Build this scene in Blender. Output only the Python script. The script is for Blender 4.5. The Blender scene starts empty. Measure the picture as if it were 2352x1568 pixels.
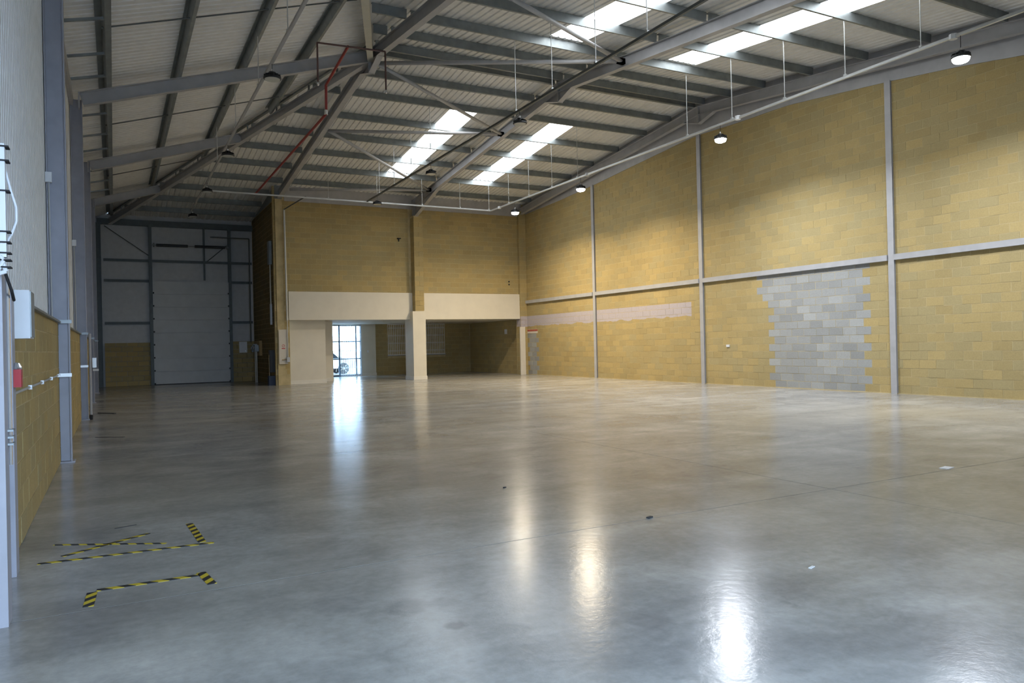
import bpy, math, random
from mathutils import Vector, Matrix
random.seed(7)
R = math.radians
sc = bpy.context.scene
col = sc.collection
# ------------------------------------------------------------------ camera, world, exposure
CAM = Vector((0, 0, 1.55)); YAW, PITCH, ROLL, FPX = R(28.019), R(.154), R(-1.2953), 1717.06
Fw = Vector((math.sin(YAW)*math.cos(PITCH), math.cos(YAW)*math.cos(PITCH), math.sin(PITCH)))
Rt = Vector((math.cos(YAW), -math.sin(YAW), 0)); Up = Rt.cross(Fw)
Rr = Rt*math.cos(ROLL) + Up*math.sin(ROLL); Ur = -Rt*math.sin(ROLL) + Up*math.cos(ROLL)
cd = bpy.data.cameras.new('camera'); cam = bpy.data.objects.new('camera', cd); col.objects.link(cam)
cd.sensor_width = 36; cd.lens = FPX/2352*36; cd.clip_start = .05; cd.clip_end = 400
cam.matrix_world = Matrix(((Rr.x, Ur.x, -Fw.x, CAM.x), (Rr.y, Ur.y, -Fw.y, CAM.y), (Rr.z, Ur.z, -Fw.z, CAM.z), (0, 0, 0, 1)))
sc.camera = cam
SKY = 17.0; ROOFLIGHT = 6.4; LAMP_W = 350.0
w = bpy.data.worlds.new('overcast'); sc.world = w; w.use_nodes = True
bg = w.node_tree.nodes['Background']; bg.inputs[0].default_value = (.54, .73, 1.0, 1); bg.inputs[1].default_value = SKY
vs = sc.view_settings; vs.view_transform = 'Standard'; vs.look = 'None'; vs.gamma = 1; vs.use_curve_mapping = False
vs.exposure = 0.0
sc.cycles.max_bounces = 6; sc.cycles.diffuse_bounces = 4; sc.cycles.glossy_bounces = 2; sc.cycles.transmission_bounces = 2
sc.cycles.caustics_reflective = False; sc.cycles.caustics_refractive = False
sc.cycles.use_adaptive_sampling = True; sc.cycles.adaptive_threshold = .1; sc.cycles.adaptive_min_samples = 16
sc.cycles.use_denoising = True
sc.cycles.sample_clamp_indirect = 6

# ------------------------------------------------------------------ materials
def mat(name, c, rough=.6, metal=0, spec=.5, build=None, emis=None):
    m = bpy.data.materials.new(name); m.use_nodes = True
    nt = m.node_tree; b = nt.nodes['Principled BSDF']
    b.inputs['Base Color'].default_value = (*c, 1); b.inputs['Roughness'].default_value = rough
    b.inputs['Metallic'].default_value = metal; b.inputs['Specular IOR Level'].default_value = spec
    if emis:
        b.inputs['Emission Color'].default_value = (*emis[:3], 1); b.inputs['Emission Strength'].default_value = emis[3]
    if build: build(nt, b)
    return m
class NT:
    def __init__(s, nt): s.nt = nt
    def n(s, t, **k):
        x = s.nt.nodes.new(t)
        for a, v in k.items(): setattr(x, a, v)
        return x
    def l(s, a, b): s.nt.links.new(a, b)
    def val(s, v, sock):
        if hasattr(v, 'is_linked'): s.l(v, sock)
        else: sock.default_value = v
    def math(s, op, a, b=0.0, clamp=False):
        x = s.n('ShaderNodeMath', operation=op, use_clamp=clamp); s.val(a, x.inputs[0]); s.val(b, x.inputs[1]); return x.outputs[0]
    def noise(s, scale, detail=4, rough=.55, vec=None, dist=0):
        x = s.n('ShaderNodeTexNoise'); x.inputs['Scale'].default_value = scale; x.inputs['Detail'].default_value = detail
        x.inputs['Roughness'].default_value = rough; x.inputs['Distortion'].default_value = dist
        if vec is not None: s.l(vec, x.inputs['Vector'])
        return x.outputs['Fac']
    def ramp(s, f, p0, c0, p1, c1, *more):
        x = s.n('ShaderNodeValToRGB'); e = x.color_ramp.elements
        e[0].position = p0; e[0].color = (*c0, 1); e[1].position = p1; e[1].color = (*c1, 1)
        for p, c in more: q = e.new(p); q.color = (*c, 1)
        s.l(f, x.inputs[0]); return x.outputs[0]
    def mix(s, f, a, b, mode='MIX'):
        x = s.n('ShaderNodeMix', data_type='RGBA', blend_type=mode)
        s.val(f, x.inputs[0])
        for v, k in ((a, 6), (b, 7)):
            if hasattr(v, 'is_linked'): s.l(v, x.inputs[k])
            else: x.inputs[k].default_value = (*v, 1)
        return x.outputs[2]
    def pos(s): return s.n('ShaderNodeNewGeometry').outputs['Position']
    def xyz(s, v):
        x = s.n('ShaderNodeSeparateXYZ'); s.l(v, x.inputs[0]); return x.outputs
    def scale(s, v, sv):
        x = s.n('ShaderNodeVectorMath', operation='MULTIPLY'); s.l(v, x.inputs[0]); x.inputs[1].default_value = sv; return x.outputs[0]
    def bump(s, h, st, dist, b):
        x = s.n('ShaderNodeBump'); x.inputs['Strength'].default_value = st; x.inputs['Distance'].default_value = dist
        s.l(h, x.inputs['Height']); s.l(x.outputs[0], b.inputs['Normal'])
def block_build(c, var, band=False):
    def f(nt, b):
        g = NT(nt); geo = g.n('ShaderNodeNewGeometry'); oi = g.n('ShaderNodeObjectInfo')
        r = g.math('FRACT', g.math('ADD', geo.outputs['Random Per Island'], oi.outputs['Random']))
        p = geo.outputs['Position']
        lo = tuple(x*(1-var) for x in c); hi = tuple(min(1, x*(1+var)) for x in c)
        mid = (c[0]*.93, c[1]*.99, c[2]*1.12) if c[2] < .3 else tuple(x*.97 for x in c)
        base = g.ramp(r, 0, lo, 1, hi, (.35, mid), (.7, c))
        big = g.noise(.55, 1, .5, p)
        base = g.mix(.5, base, g.ramp(big, .3, (.86, .84, .80), .7, (1.0, 1.0, 1.0)), 'MULTIPLY')
        fine = g.noise(38, 2, .6, p)
        base = g.mix(.35, base, g.ramp(fine, .3, (.72, .70, .66), .7, (1.15, 1.15, 1.15)), 'MULTIPLY')
        if band:
            o = g.xyz(p); n1 = g.math('MULTIPLY', g.math('SUBTRACT', g.noise(1.6, 2, .6, p), .5), .22)
            a = g.math('GREATER_THAN', o[2], g.math('ADD', 2.39, n1)); t = g.math('LESS_THAN', o[2], 2.885)
            yy = g.math('GREATER_THAN', o[1], 20.45); y2 = g.math('LESS_THAN', o[1], 32.95); xx = g.math('GREATER_THAN', o[0], 17.4)
            k = g.math('MULTIPLY', g.math('MULTIPLY', a, t), g.math('MULTIPLY', xx, g.math('MULTIPLY', yy, y2)))
            base = g.mix(g.math('MULTIPLY', k, .94), base, g.ramp(fine, .3, (.40, .365, .40), .7, (.48, .44, .475)))
        g.l(base, b.inputs['Base Color'])
        g.bump(fine, .35, .004, b)
    return f
def floor_build(nt, b):
    g = NT(nt); p = g.pos(); o = g.xyz(p)
    big = g.noise(.28, 2, .6, g.scale(p, (1, .55, 1)), .6); med = g.noise(1.1, 4, .66, p, .5); fine = g.noise(14, 3, .7, p)
    streak = g.noise(.75, 4, .62, g.scale(p, (.35, 1.5, 1)), .5)
    c = g.ramp(big, .3, (.335, .335, .325), .72, (.445, .443, .425))
    c = g.mix(.75, c, g.ramp(med, .30, (.58, .58, .59), .68, (1.18, 1.17, 1.15)), 'MULTIPLY')
    c = g.mix(.65, c, g.ramp(streak, .32, (.62, .62, .62), .66, (1.22, 1.20, 1.16)), 'MULTIPLY')
    c = g.mix(.32, c, g.ramp(fine, .35, (.6, .6, .6), .7, (1.2, 1.2, 1.2)), 'MULTIPLY')
    sp = g.noise(2.1, 4, .75, p, 1.0)
    c = g.mix(g.math('MULTIPLY', g.ramp(sp, .60, (0, 0, 0), .76, (1, 1, 1)), .55), c, (.62, .62, .63), 'MULTIPLY')
    tan = g.noise(.16, 1, .5, p)
    c = g.mix(g.math('MULTIPLY', g.ramp(tan, .46, (0, 0, 0), .72, (1, 1, 1)), .5), c, (.40, .355, .265))
    for sx, sy, r, k in ((1.63, 3.81, .075, .6), (1.50, 4.25, .16, .35), (1.72, 4.20, .12, .3), (1.15, 4.5, .22, .25), (.05, 6.9, .5, .25), (3.0, 3.1, .1, .3), (2.6, 3.3, .16, .25)):
        dx = g.math('SUBTRACT', o[0], sx); dy = g.math('SUBTRACT', o[1], sy)
        d = g.math('SQRT', g.math('ADD', g.math('MULTIPLY', dx, dx), g.math('MULTIPLY', dy, dy)))
        d = g.math('ADD', g.math('DIVIDE', d, r), g.math('MULTIPLY', g.math('SUBTRACT', sp, .5), 1.6))
        c = g.mix(g.math('MULTIPLY', g.ramp(d, .5, (1, 1, 1), 1.0, (0, 0, 0)), k), c, (.10, .10, .105))
    g.l(c, b.inputs['Base Color'])
    rr = g.ramp(med, .28, (.19,)*3, .72, (.215,)*3)
    g.l(g.mix(1.0, rr, g.ramp(streak, .3, (.19,)*3, .7, (.215,)*3)), b.inputs['Roughness'])
    g.bump(g.math('ADD', g.math('MULTIPLY', fine, 1.0), g.math('MULTIPLY', med, 1.5)), .10, .01, b)
def noisy(c, k=.12, sc_=6, stretch=(1, 1, 1)):
    def f(nt, b):
        g = NT(nt); n = g.noise(sc_, 2, .6, g.scale(g.pos(), stretch))
        g.l(g.mix(1, g.ramp(n, .3, tuple(x*(1-k) for x in c), .7, tuple(x*(1+k) for x in c)), (1, 1, 1), 'MULTIPLY'), b.inputs['Base Color'])
    return f
def tape_build(nt, b):
    g = NT(nt); o = g.xyz(g.n('ShaderNodeTexCoord').outputs['Object'])
    k = g.math('GREATER_THAN', g.math('FRACT', g.math('DIVIDE', g.math('ADD', o[0], g.math('MULTIPLY', o[1], 1.0)), .135)), .5)
    g.l(g.mix(k, (.02, .022, .025), (.55, .42, .03)), b.inputs['Base Color'])
TAN = (.44, .34, .155)
M = {}
def defm(k, *a, **kw): M[k] = mat(k, *a, **kw)
def nm(k, c, rough=.55, metal=0, kk=.1, s=5, st=(1, 1, 1), spec=.5): M[k] = mat(k, c, rough, metal, spec, noisy(c, kk, s, st))
defm('tan_block', TAN, .9, spec=.2, build=block_build(TAN, .075, True))
defm('grey_block', (.37, .375, .365), .9, spec=.2, build=block_build((.36, .37, .365), .16))
nm('mortar', (.50, .41, .23), .95, kk=.15, s=3, spec=.2)
defm('concrete', (.3, .3, .28), .3, spec=.38, build=floor_build)
nm('joint', (.035, .035, .033), .9)
nm('liner', (.78, .78, .76), .45, kk=.05)
nm('liner_white', (.55, .56, .57), .5, kk=.05)
nm('wall_liner', (.74, .735, .71), .5, kk=.05)
nm('galv', (.26, .285, .29), .42, .5, kk=.14, s=4)
nm('steel_grey', (.42, .42, .43), .5, .1, kk=.07, s=3)
nm('steel_lilac', (.37, .375, .42), .5, .1, kk=.07, s=4)
nm('steel_cream', (.52, .51, .44), .5, .1, kk=.07, s=3)
nm('trunking', (.62, .64, .64), .35, .4, kk=.06)
nm('dark_tray', (.12, .13, .13), .5, .3)
nm('red_pipe', (.30, .035, .03), .45)
nm('rust_pipe', (.11, .055, .05), .5)
nm('cream', (.70, .65, .54), .6, kk=.03, s=2)
nm('cream_gloss', (.76, .72, .63), .4, kk=.03)
nm('lamp_black', (.025, .027, .03), .4, .2)
nm('white_plastic', (.72, .74, .76), .4, kk=.03)
nm('door_panel', (.58, .60, .61), .5, kk=.05, s=2)
nm('rubber', (.02, .02, .022), .8)
nm('red_plastic', (.50, .02, .03), .35)
nm('chrome', (.75, .76, .78), .18, .9, kk=.03)
nm('frame_blue', (.10, .16, .22), .35, .2)
nm('grille_white', (.82, .84, .86), .45)
nm('dark_glass', (.012, .018, .026), .12, kk=.2, spec=.15)
nm('board_white', (.66, .61, .52), .6, kk=.03)
nm('red_brick', (.42, .09, .06), .8)
nm('asphalt', (.35, .36, .37), .9)
nm('car_paint', (.60, .64, .68), .3, .3)
nm('paper', (.85, .85, .84), .7, kk=.02)
nm('debris', (.05, .05, .05), .9)
nm('wood_board', (.42, .30, .14), .8)
nm('blue_bin', (.03, .05, .10), .5)
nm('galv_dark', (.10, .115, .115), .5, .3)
nm('dark_brick', (.2, .15, .07), .9)
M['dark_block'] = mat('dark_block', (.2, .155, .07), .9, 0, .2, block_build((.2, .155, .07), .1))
defm('tape', (.5, .4, .05), .45, build=tape_build)
defm('lens_off', (.55, .55, .5), .25)
defm('lens_lit', (1, 1, 1), .3, emis=(.93, .97, 1.0, 60))
defm('rooflight', (.9, .92, .95), .5, emis=(.93, .97, 1.0, ROOFLIGHT))
def glass_mat():
    m = bpy.data.materials.new('clear_glass'); m.use_nodes = True; nt = m.node_tree; nt.nodes.clear(); g = NT(nt)
    t = g.n('ShaderNodeBsdfTransparent'); t.inputs[0].default_value = (.9, .95, .97, 1)
    s = g.n('ShaderNodeBsdfGlossy'); s.inputs['Roughness'].default_value = .03
    x = g.n('ShaderNodeMixShader'); x.inputs[0].default_value = .07; o = g.n('ShaderNodeOutputMaterial')
    g.l(t.outputs[0], x.inputs[1]); g.l(s.outputs[0], x.inputs[2]); g.l(x.outputs[0], o.inputs[0]); return m
M['glass'] = glass_mat()

# ------------------------------------------------------------------ mesh helpers
class MB:
    def __init__(s): s.v = []; s.f = []
    def add(s, v, f):
        o = len(s.v); s.v += [tuple(p) for p in v]; s.f += [tuple(i+o for i in q) for q in f]; return s
    def box(s, x0, x1, y0, y1, z0, z1):
        return s.add([(x0, y0, z0), (x1, y0, z0), (x1, y1, z0), (x0, y1, z0), (x0, y0, z1), (x1, y0, z1), (x1, y1, z1), (x0, y1, z1)],
                     [(0, 3, 2, 1), (4, 5, 6, 7), (0, 1, 5, 4), (1, 2, 6, 5), (2, 3, 7, 6), (3, 0, 4, 7)])
    def prism(s, prof, p0, p1, up=(0, 0, 1)):
        """closed profile [(side,up)] swept from p0 to p1"""
        p0, p1 = Vector(p0), Vector(p1); d = (p1-p0).normalized(); up = Vector(up)
        si = d.cross(up).normalized(); u = si.cross(d).normalized(); n = len(prof)
        v = [p0+si*a+u*b for a, b in prof] + [p1+si*a+u*b for a, b in prof]
        f = [(i, (i+1) % n, (i+1) % n+n, i+n) for i in range(n)] + [tuple(range(n-1, -1, -1)), tuple(range(n, 2*n))]
        return s.add(v, f)
    def bar(s, p0, p1, w, h, up=(0, 0, 1)):
        return s.prism([(-w/2, -h/2), (w/2, -h/2), (w/2, h/2), (-w/2, h/2)], p0, p1, up)
    def ibeam(s, p0, p1, depth, width, up=(0, 0, 1), tf=.016, tw=.012, top=True):
        """I section; p0,p1 on the top of the top flange"""
        a, t = width/2, tw/2
        pr = [(-a, -depth), (a, -depth), (a, -depth+tf), (t, -depth+tf), (t, -tf), (a, -tf), (a, 0), (-a, 0), (-a, -tf), (-t, -tf), (-t, -depth+tf), (-a, -depth+tf)]
        return s.prism(pr, p0, p1, up)
    def zed(s, p0, p1, depth, fl, up=(0, 0, 1), t=.006):
        """Z purlin, p0,p1 at the bottom"""
        pr = [(0, 0), (fl, 0), (fl, .02), (fl-t, .02), (fl-t, t), (t, t), (t, depth), (-fl, depth), (-fl, depth-.02), (-fl+t, depth-.02), (-fl+t, depth-t), (0, depth-t)]
        return s.prism(pr, p0, p1, up)
    def tube(s, pts, r, n=8):
        pts = [Vector(p) for p in pts]
        for a, b in zip(pts, pts[1:]):
            d = (b-a).normalized(); up = (0, 0, 1) if abs(d.z) < .9 else (0, 1, 0)
            s.prism([(r*math.cos(2*math.pi*k/n), r*math.sin(2*math.pi*k/n)) for k in range(n)], a, b, up)
        return s
    def lathe(s, prof, c=(0, 0, 0), n=20, axis='z'):
        v = []
        for r, h in prof:
            for k in range(n):
                a = 2*math.pi*k/n; x, y = r*math.cos(a), r*math.sin(a)
                q = {'z': (x, y, h), 'y': (x, h, y), 'x': (h, x, y)}[axis]
                v.append((q[0]+c[0], q[1]+c[1], q[2]+c[2]))
        m = len(prof)
        f = [(i*n+k, i*n+(k+1) % n, (i+1)*n+(k+1) % n, (i+1)*n+k) for i in range(m-1) for k in range(n)]
        f += [tuple(range(n-1, -1, -1)), tuple((m-1)*n+k for k in range(n))]
        return s.add(v, f)
    def mesh(s, name, m):
        me = bpy.data.meshes.new(name); me.from_pydata(s.v, [], s.f); me.update()
        for x in (m if isinstance(m, (list, tuple)) else [m]): me.materials.append(M[x])
        return me
    def build(s, name, m, parent=None, smooth=False):
        me = s.mesh(name, m)
        if smooth:
            for p in me.polygons: p.use_smooth = True
        return link(name, me, parent)
def link(name, me, parent=None):
    o = bpy.data.objects.new(name, me); col.objects.link(o)
    if parent is not None: o.parent = parent; o.matrix_parent_inverse = parent.matrix_world.inverted() if False else Matrix()
    return o
def tag(o, label, cat, group=None):
    o['label'] = label; o['category'] = cat
    if group: o['group'] = group
    return o
def empty(name, loc=(0, 0, 0), rz=0):
    o = bpy.data.objects.new(name, None); col.objects.link(o); o.location = loc; o.rotation_euler = (0, 0, rz); o.empty_display_size = .2
    return o
def thing(name, label, cat, group=None, loc=(0, 0, 0), rz=0): return tag(empty(name, loc, rz), label, cat, group)
def struct(o, label=None):
    o['kind'] = 'structure'
    if label: o['label'] = label
    return o
def copy_tree(o, parent=None):
    c = o.copy(); col.objects.link(c); c.parent = parent
    for ch in list(o.children): copy_tree(ch, c)
    return c
B = lambda *a: MB().box(*a)
ORD = ['first', 'second', 'third', 'fourth', 'fifth', 'sixth', 'seventh', 'eighth', 'ninth', 'tenth', 'eleventh', 'twelfth']
def proj(p):
    d = Vector(p)-CAM; z = d.dot(Fw)
    if z < .3: return None
    return 1176+FPX*d.dot(Rr)/z, 784-FPX*d.dot(Ur)/z, z

# ------------------------------------------------------------------ main dimensions
XL, XR, YF, YB, RY = -.70, 18.14, 32.5, 38.45, 19.6        # left / right wall faces, far wall, recess back, ridge
S = .104                                                    # long slope
zR = lambda y: 9.57 - S*abs(y-RY)                           # top of rafters, long slopes
SL = .3035
zL = lambda x: 7.6635 + SL*x                                # top of rafters, hip slope
PD = .24                                                    # purlin depth
xh = lambda d: 6.282 - S/SL*d                               # hip line in plan
YN = -1.2                                                   # near wall

# ------------------------------------------------------------------ floor
fl = struct(B(-1.1, 18.4, YN-.2, 39.4, -.25, -.0015).build('floor', 'joint'), 'polished grey concrete warehouse floor with saw-cut joints')
xs = [-1.1, 6.4, 12.4, 18.4]; ys = [YN-.2, 5.2, 12.2, 19.2, 26.2, 32.6, 39.4]
for i in range(3):
    for j in range(6):
        g = .005
        B(xs[i]+g*(i > 0), xs[i+1]-g*(i < 2), ys[j]+g*(j > 0), ys[j+1]-g*(j < 5), -.2, 0).build('slab', 'concrete', fl)
yard = struct(B(-40, 60, 39.7, 90, -.12, -.02).build('floor_yard', 'asphalt'), 'bright paved yard beyond the glass entrance door')
yard2 = struct(B(-40, 60, -45, YN-.2, -.12, -.02).build('floor_apron', 'asphalt'))

# ------------------------------------------------------------------ blockwork
UNIT = {}
def block_field(parent, axis, face, nrm, u0, u1, z0, top, pick=None, indiv=300, holes=(), thick=.10, phase=0):
    """stretcher-bond blocks on plane axis=face whose outside normal is nrm; pick(u,z,row)->material key"""
    L, Hc, g = .45, .225, .006; cand = []
    row = 0; z = z0
    while True:
        ztop_max = max(top(u0), top((u0+u1)/2), top(u1), top(u0+(u1-u0)*.4), top(u0+(u1-u0)*.6))
        if z > ztop_max: break
        u = u0 - (L/2 if (row+phase) % 2 else 0)
        while u < u1-.02:
            a, b = max(u, u0), min(u+L, u1); um = (a+b)/2
            zz = min(z+Hc, top(um))
            if b-a > .03 and zz-z > .04:
                segs = [(a, b, z, zz)]
                for (h0, h1, k0, k1) in holes:
                    ns = []
                    for (p, q, s0, s1) in segs:
                        if q <= h0 or p >= h1 or s1 <= k0+.02 or s0 >= k1-.02: ns.append((p, q, s0, s1)); continue
                        if p < h0-.03: ns.append((p, h0, s0, s1))
                        if q > h1+.03: ns.append((h1, q, s0, s1))
                    segs = ns
                for s_ in segs: cand.append((*s_, (pick or (lambda *q: 'tan_block'))((s_[0]+s_[1])/2, (s_[2]+s_[3])/2, row)))
            u += L
        z += Hc; row += 1
    def size(c):
        um, zm = (c[0]+c[1])/2, (c[2]+c[3])/2
        p = (face, um, zm) if axis == 'x' else (um, face, zm); q = proj(p)
        if not q or not (-20 < q[0] < 2372 and -20 < q[1] < 1588): return 0
        v = (Vector(p)-CAM); cs = abs(v[0 if axis == 'x' else 1])/v.length
        return (c[1]-c[0])*(c[3]-c[2])*cs/v.length**2
    cand.sort(key=size, reverse=True)
    rest = {}
    def geo(mb, c, pr):
        a, b, s0, s1 = c[0]+g, c[1]-g, c[2]+g, c[3]-g
        f0, f1 = face-nrm*thick, face+nrm*pr
        if axis == 'x': mb.box(min(f0, f1), max(f0, f1), a, b, s0, s1)
        else: mb.box(a, b, min(f0, f1), max(f0, f1), s0, s1)
    for i, c in enumerate(cand):
        pr = random.uniform(-.002, .003)
        if i < indiv:
            full = abs(c[1]-c[0]-L) < 1e-4 and abs(c[3]-c[2]-Hc) < 1e-4
            if full:
                k = (axis, nrm, c[4])
                if k not in UNIT:
                    mb = MB(); d0, d1 = sorted((-nrm*thick, 0))
                    if axis == 'x': mb.box(d0, d1, g, L-g, g, Hc-g)
                    else: mb.box(g, L-g, d0, d1, g, Hc-g)
                    UNIT[k] = mb.mesh('block', c[4])
                o = link('block', UNIT[k], parent)
                o.location = (face+nrm*pr, c[0], c[2]) if axis == 'x' else (c[0], face+nrm*pr, c[2])
            else:
                mb = MB(); geo(mb, c, pr); mb.build('block', c[4], parent)
        else: geo(rest.setdefault(c[4], MB()), c, pr)
    for k, mb in rest.items():
        o = mb.build('blockwork', k, parent); o['kind'] = 'stuff'

# right gable wall
wr = struct(B(XR+.003, XR+.3, YN-.3, 39.5, 0, 10).build('wall_right', 'mortar'), 'tall tan concrete block gable wall with grey infill patch')
PL = [(-1.3, 6.4), (5.0, 7.15), (9.26, 7.74), (10.73, 7.98), (12.54, 8.21), (14.44, 8.41), (16, 8.57), (18.17, 8.60), (20.05, 8.68), (23.56, 8.42), (26.15, 8.22), (29.11, 8.05), (32.0, 7.95), (33.2, 7.9)]
def lerp(T, x):
    if x <= T[0][0]: return T[0][1]
    for (a, b), (c, d) in zip(T, T[1:]):
        if x <= c: return b+(d-b)*(x-a)/(c-a)
    return T[-1][1]
PB = lambda y: lerp(PL, y)
def pick_right(y, z, row):
    if z < 3.5:
        lo = (13.68, 13.45)[row % 2]; hi = (16.88, 17.08)[row % 2]
        if row >= 12: hi += .18; lo = lo if row < 14 else 13.4
        if row == 14: hi += .2
        if row == 2: lo -= .1
        if lo+.05 < y < hi-.05: return 'grey_block'
    if 31.45 < y < 32.38 and z < 2.02: return 'grey_block'
    return 'tan_block'
block_field(wr, 'x', XR, -1, -1.3, 32.95, .0, lambda y: PB(y)+.12, pick_right, 300, holes=[(31.4, 32.75, 2.025, 2.25)])
block_field(wr, 'x', XR, -1, 32.95, 39.2, 0, lambda y: 2.75, None, 60)
lt = MB()
for k in range(6): lt.box(XR-.012, XR+.05, 31.42+k*.222, 31.42+k*.222+.205, 2.13, 2.21)
lt.build('brick_lintel', 'red_brick', wr); B(XR-.014, XR+.05, 31.42, 32.75, 2.03, 2.12).build('lintel_slab', 'board_white', wr)
B(XR-.02, XR+.05, -1.2, 32.9, -.01, .022).build('mortar_fillet', 'mortar', wr)

# far wall (above the office lobby) and its cream bulkhead
wf = struct(B(6.02, XR, YF+.103, YF+.3, 3.97, 8.6).build('wall_far', 'mortar'), 'tan block end wall above the cream office bulkhead')
B(6.02, 6.62, YF+.1, YF+.3, 0, 3.97).build('wall_end_strip', 'mortar', wf)
block_field(wf, 'y', YF+.1, -1, 6.02, 17.95, 3.825+.0, lambda x: 7.87, None, 300, holes=[(12.05, 12.6, 0, 9)])
block_field(wf, 'y', YF+.1, -1, 6.02, 6.6, 0, lambda x: 3.83, None, 40)
B(6.5, 17.98, YF+.055, YF+.1, 7.84, 8.72).build('top_cladding', 'steel_grey', wf)
bulk = B(6.58, 12.03, YF, YF+.1, 2.76, 3.98); bulk.box(12.58, 17.85, YF, YF+.1, 2.76, 3.98); bulk.box(12.03, 12.58, YF+.02, YF+.1, 2.76, 3.98)
bulk.build('bulkhead', 'cream', wf)
# office lobby box
lob = struct(B(6.6, XR, YF+.1, 39.3, 2.76, 2.9).build('ceiling_lobby', 'cream'))
wl = struct(B(6.6, 8.24, 33.0, 33.25, 0, 2.76).build('wall_lobby', 'cream'), 'cream plastered wall left of the glass entrance')
B(8.2, 8.95, 34.5, 34.7, 0, 2.76).build('return_panel', 'cream', wl); B(8.75, 8.95, 34.7, 39.3, 0, 2.76).build('return_wall', 'cream', wl)
B(8.05, 8.24, 33.25, 34.5, 0, 2.76).build('return_wall', 'cream', wl)
struct(B(6.6, 8.255, 32.98, 33.0, 0, .16).build('baseboard_lobby', 'cream_gloss'))
struct(B(8.24, 8.96, 34.48, 34.5, 0, .16).build('baseboard_return', 'cream_gloss'))
LB = 39.2
wb = struct(B(12.5, XR+.1, LB+.103, LB+.4, 0, 2.76).build('wall_back', 'mortar'), 'shadowed tan block wall at the back of the lobby with two windows')
block_field(wb, 'y', LB+.1, -1, 12.5, XR, 0, lambda x: 2.76, None, 200, holes=[(13.2, 14.75, 1.05, 2.76), (15.15, 16.6, 1.05, 2.76)])
B(8.95, 10.0, LB, LB+.3, 0, 2.76).build('plaster_panel', 'cream', wb); B(11.72, 12.5, LB, LB+.4, 0, 2.76).build('plaster_panel', 'cream', wb)
B(8.95, 18.2, LB+.1, LB+.4, 2.76, 4.2).build('upper_wall', 'mortar', wb)
B(10.0, 11.72, LB, LB+.3, 2.74, 2.78).build('door_head', 'cream', wb)
struct(B(11.72, 12.52, LB-.02, LB, 0, .14).build('baseboard_back', 'cream_gloss'))
tag(B(12.02, 12.10, LB-.02, LB, 1.24, 1.36).build('wall_socket', ['white_plastic']), 'small double socket plate on cream wall right of the glass door', 'socket')
# central column, tan above and cream boxed below
cc = struct(B(12.17, 12.58, 32.17, 33.2, 3.12, 7.5).build('wall_column', 'mortar'), 'square central column, tan blocks above and cream casing below')
block_field(cc, 'y', 32.16, -1, 12.16, 12.60, 3.15, lambda x: 7.42, None, 60, thick=.02)
block_field(cc, 'x', 12.16, -1, 32.16, 32.62, 3.15, lambda x: 7.42, None, 60, thick=.02)
B(12.02, 12.64, 32.14, 33.2, 0, 3.12).build('casing', 'cream', cc)
struct(B(12.0, 12.66, 32.12, 33.22, 0, .16).build('baseboard_column', 'cream_gloss'))
cp = struct(B(17.78, XR, 32.42, 32.9, 0, 8.1).build('wall_corner', 'mortar'), 'narrow tan block pier in the far right corner')
block_field(cp, 'y', 32.41, -1, 17.78, XR, 0, lambda x: 8.0, None, 60, thick=.02)
block_field(cp, 'x', 17.77, -1, 32.42, 32.85, 0, lambda x: 8.0, None, 60, thick=.02)
tag(B(17.68, 17.96, 32.33, 32.40, 0, 2.36).build('boxed_post', 'board_white'), 'tall white boarded post standing in the far right corner', 'post')

# recess: side wall, back wall
ws = struct(B(6.003+.1, 6.4, YF+.05, YB+.3, 0, 7.9).build('wall_recess', 'mortar'), 'dark tan block side wall of the loading recess')
B(6.1, 6.4, YF+.05, YB+.3, 7.9, 8.6).build('upper_cladding', 'galv', ws)
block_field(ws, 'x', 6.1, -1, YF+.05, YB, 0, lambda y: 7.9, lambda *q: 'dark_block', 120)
wk = struct(B(-1.1, 6.3, YB+.12, YB+.3, 0, 8.6).build('wall_loading', 'liner_white'), 'pale sheet-lined back wall of the dark loading recess')
block_field(wk, 'y', YB, -1, -.38, 1.48, 0, lambda x: 1.98, None, 60); block_field(wk, 'y', YB, -1, 5.06, 6.1, 0, lambda x: 1.96, None, 60)
for z in (2.88, 4.82, 5.76):
    for a, b in ((-.36, 1.5), (1.62, 4.95), (5.08, 6.05)):
        if z < 3 and a == 1.62: continue
        if 4.7 < z < 5 and a == 1.62: continue
        MB().zed((a, YB+.02, z-.06), (b, YB+.02, z-.06), .12, .05).build('girt', 'galv_dark', wk)
for x in (1.55, 5.01):
    MB().ibeam((x, YB-.14, 0), (x, YB-.14, 7.45), .2, .14, up=(0, -1, 0)).build('door_post', 'galv_dark', wk)
B(3.84, 3.92, YB-.02, YB+.1, 4.9, 7.4).build('wind_post', 'galv_dark', wk)
MB().tube([(-.3, YB+.03, 7.3), (1.5, YB+.03, 6.0)], .02).build('brace_rod', 'galv_dark', wk)
MB().tube([(4.0, YB+.03, 5.8), (4.9, YB+.03, 6.6)], .02).build('brace_rod', 'galv_dark', wk)
B(-.6, 6.1, YB-.1, YB+.12, 7.36, 7.62).build('eaves_beam', 'galv_dark', wk)

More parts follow.
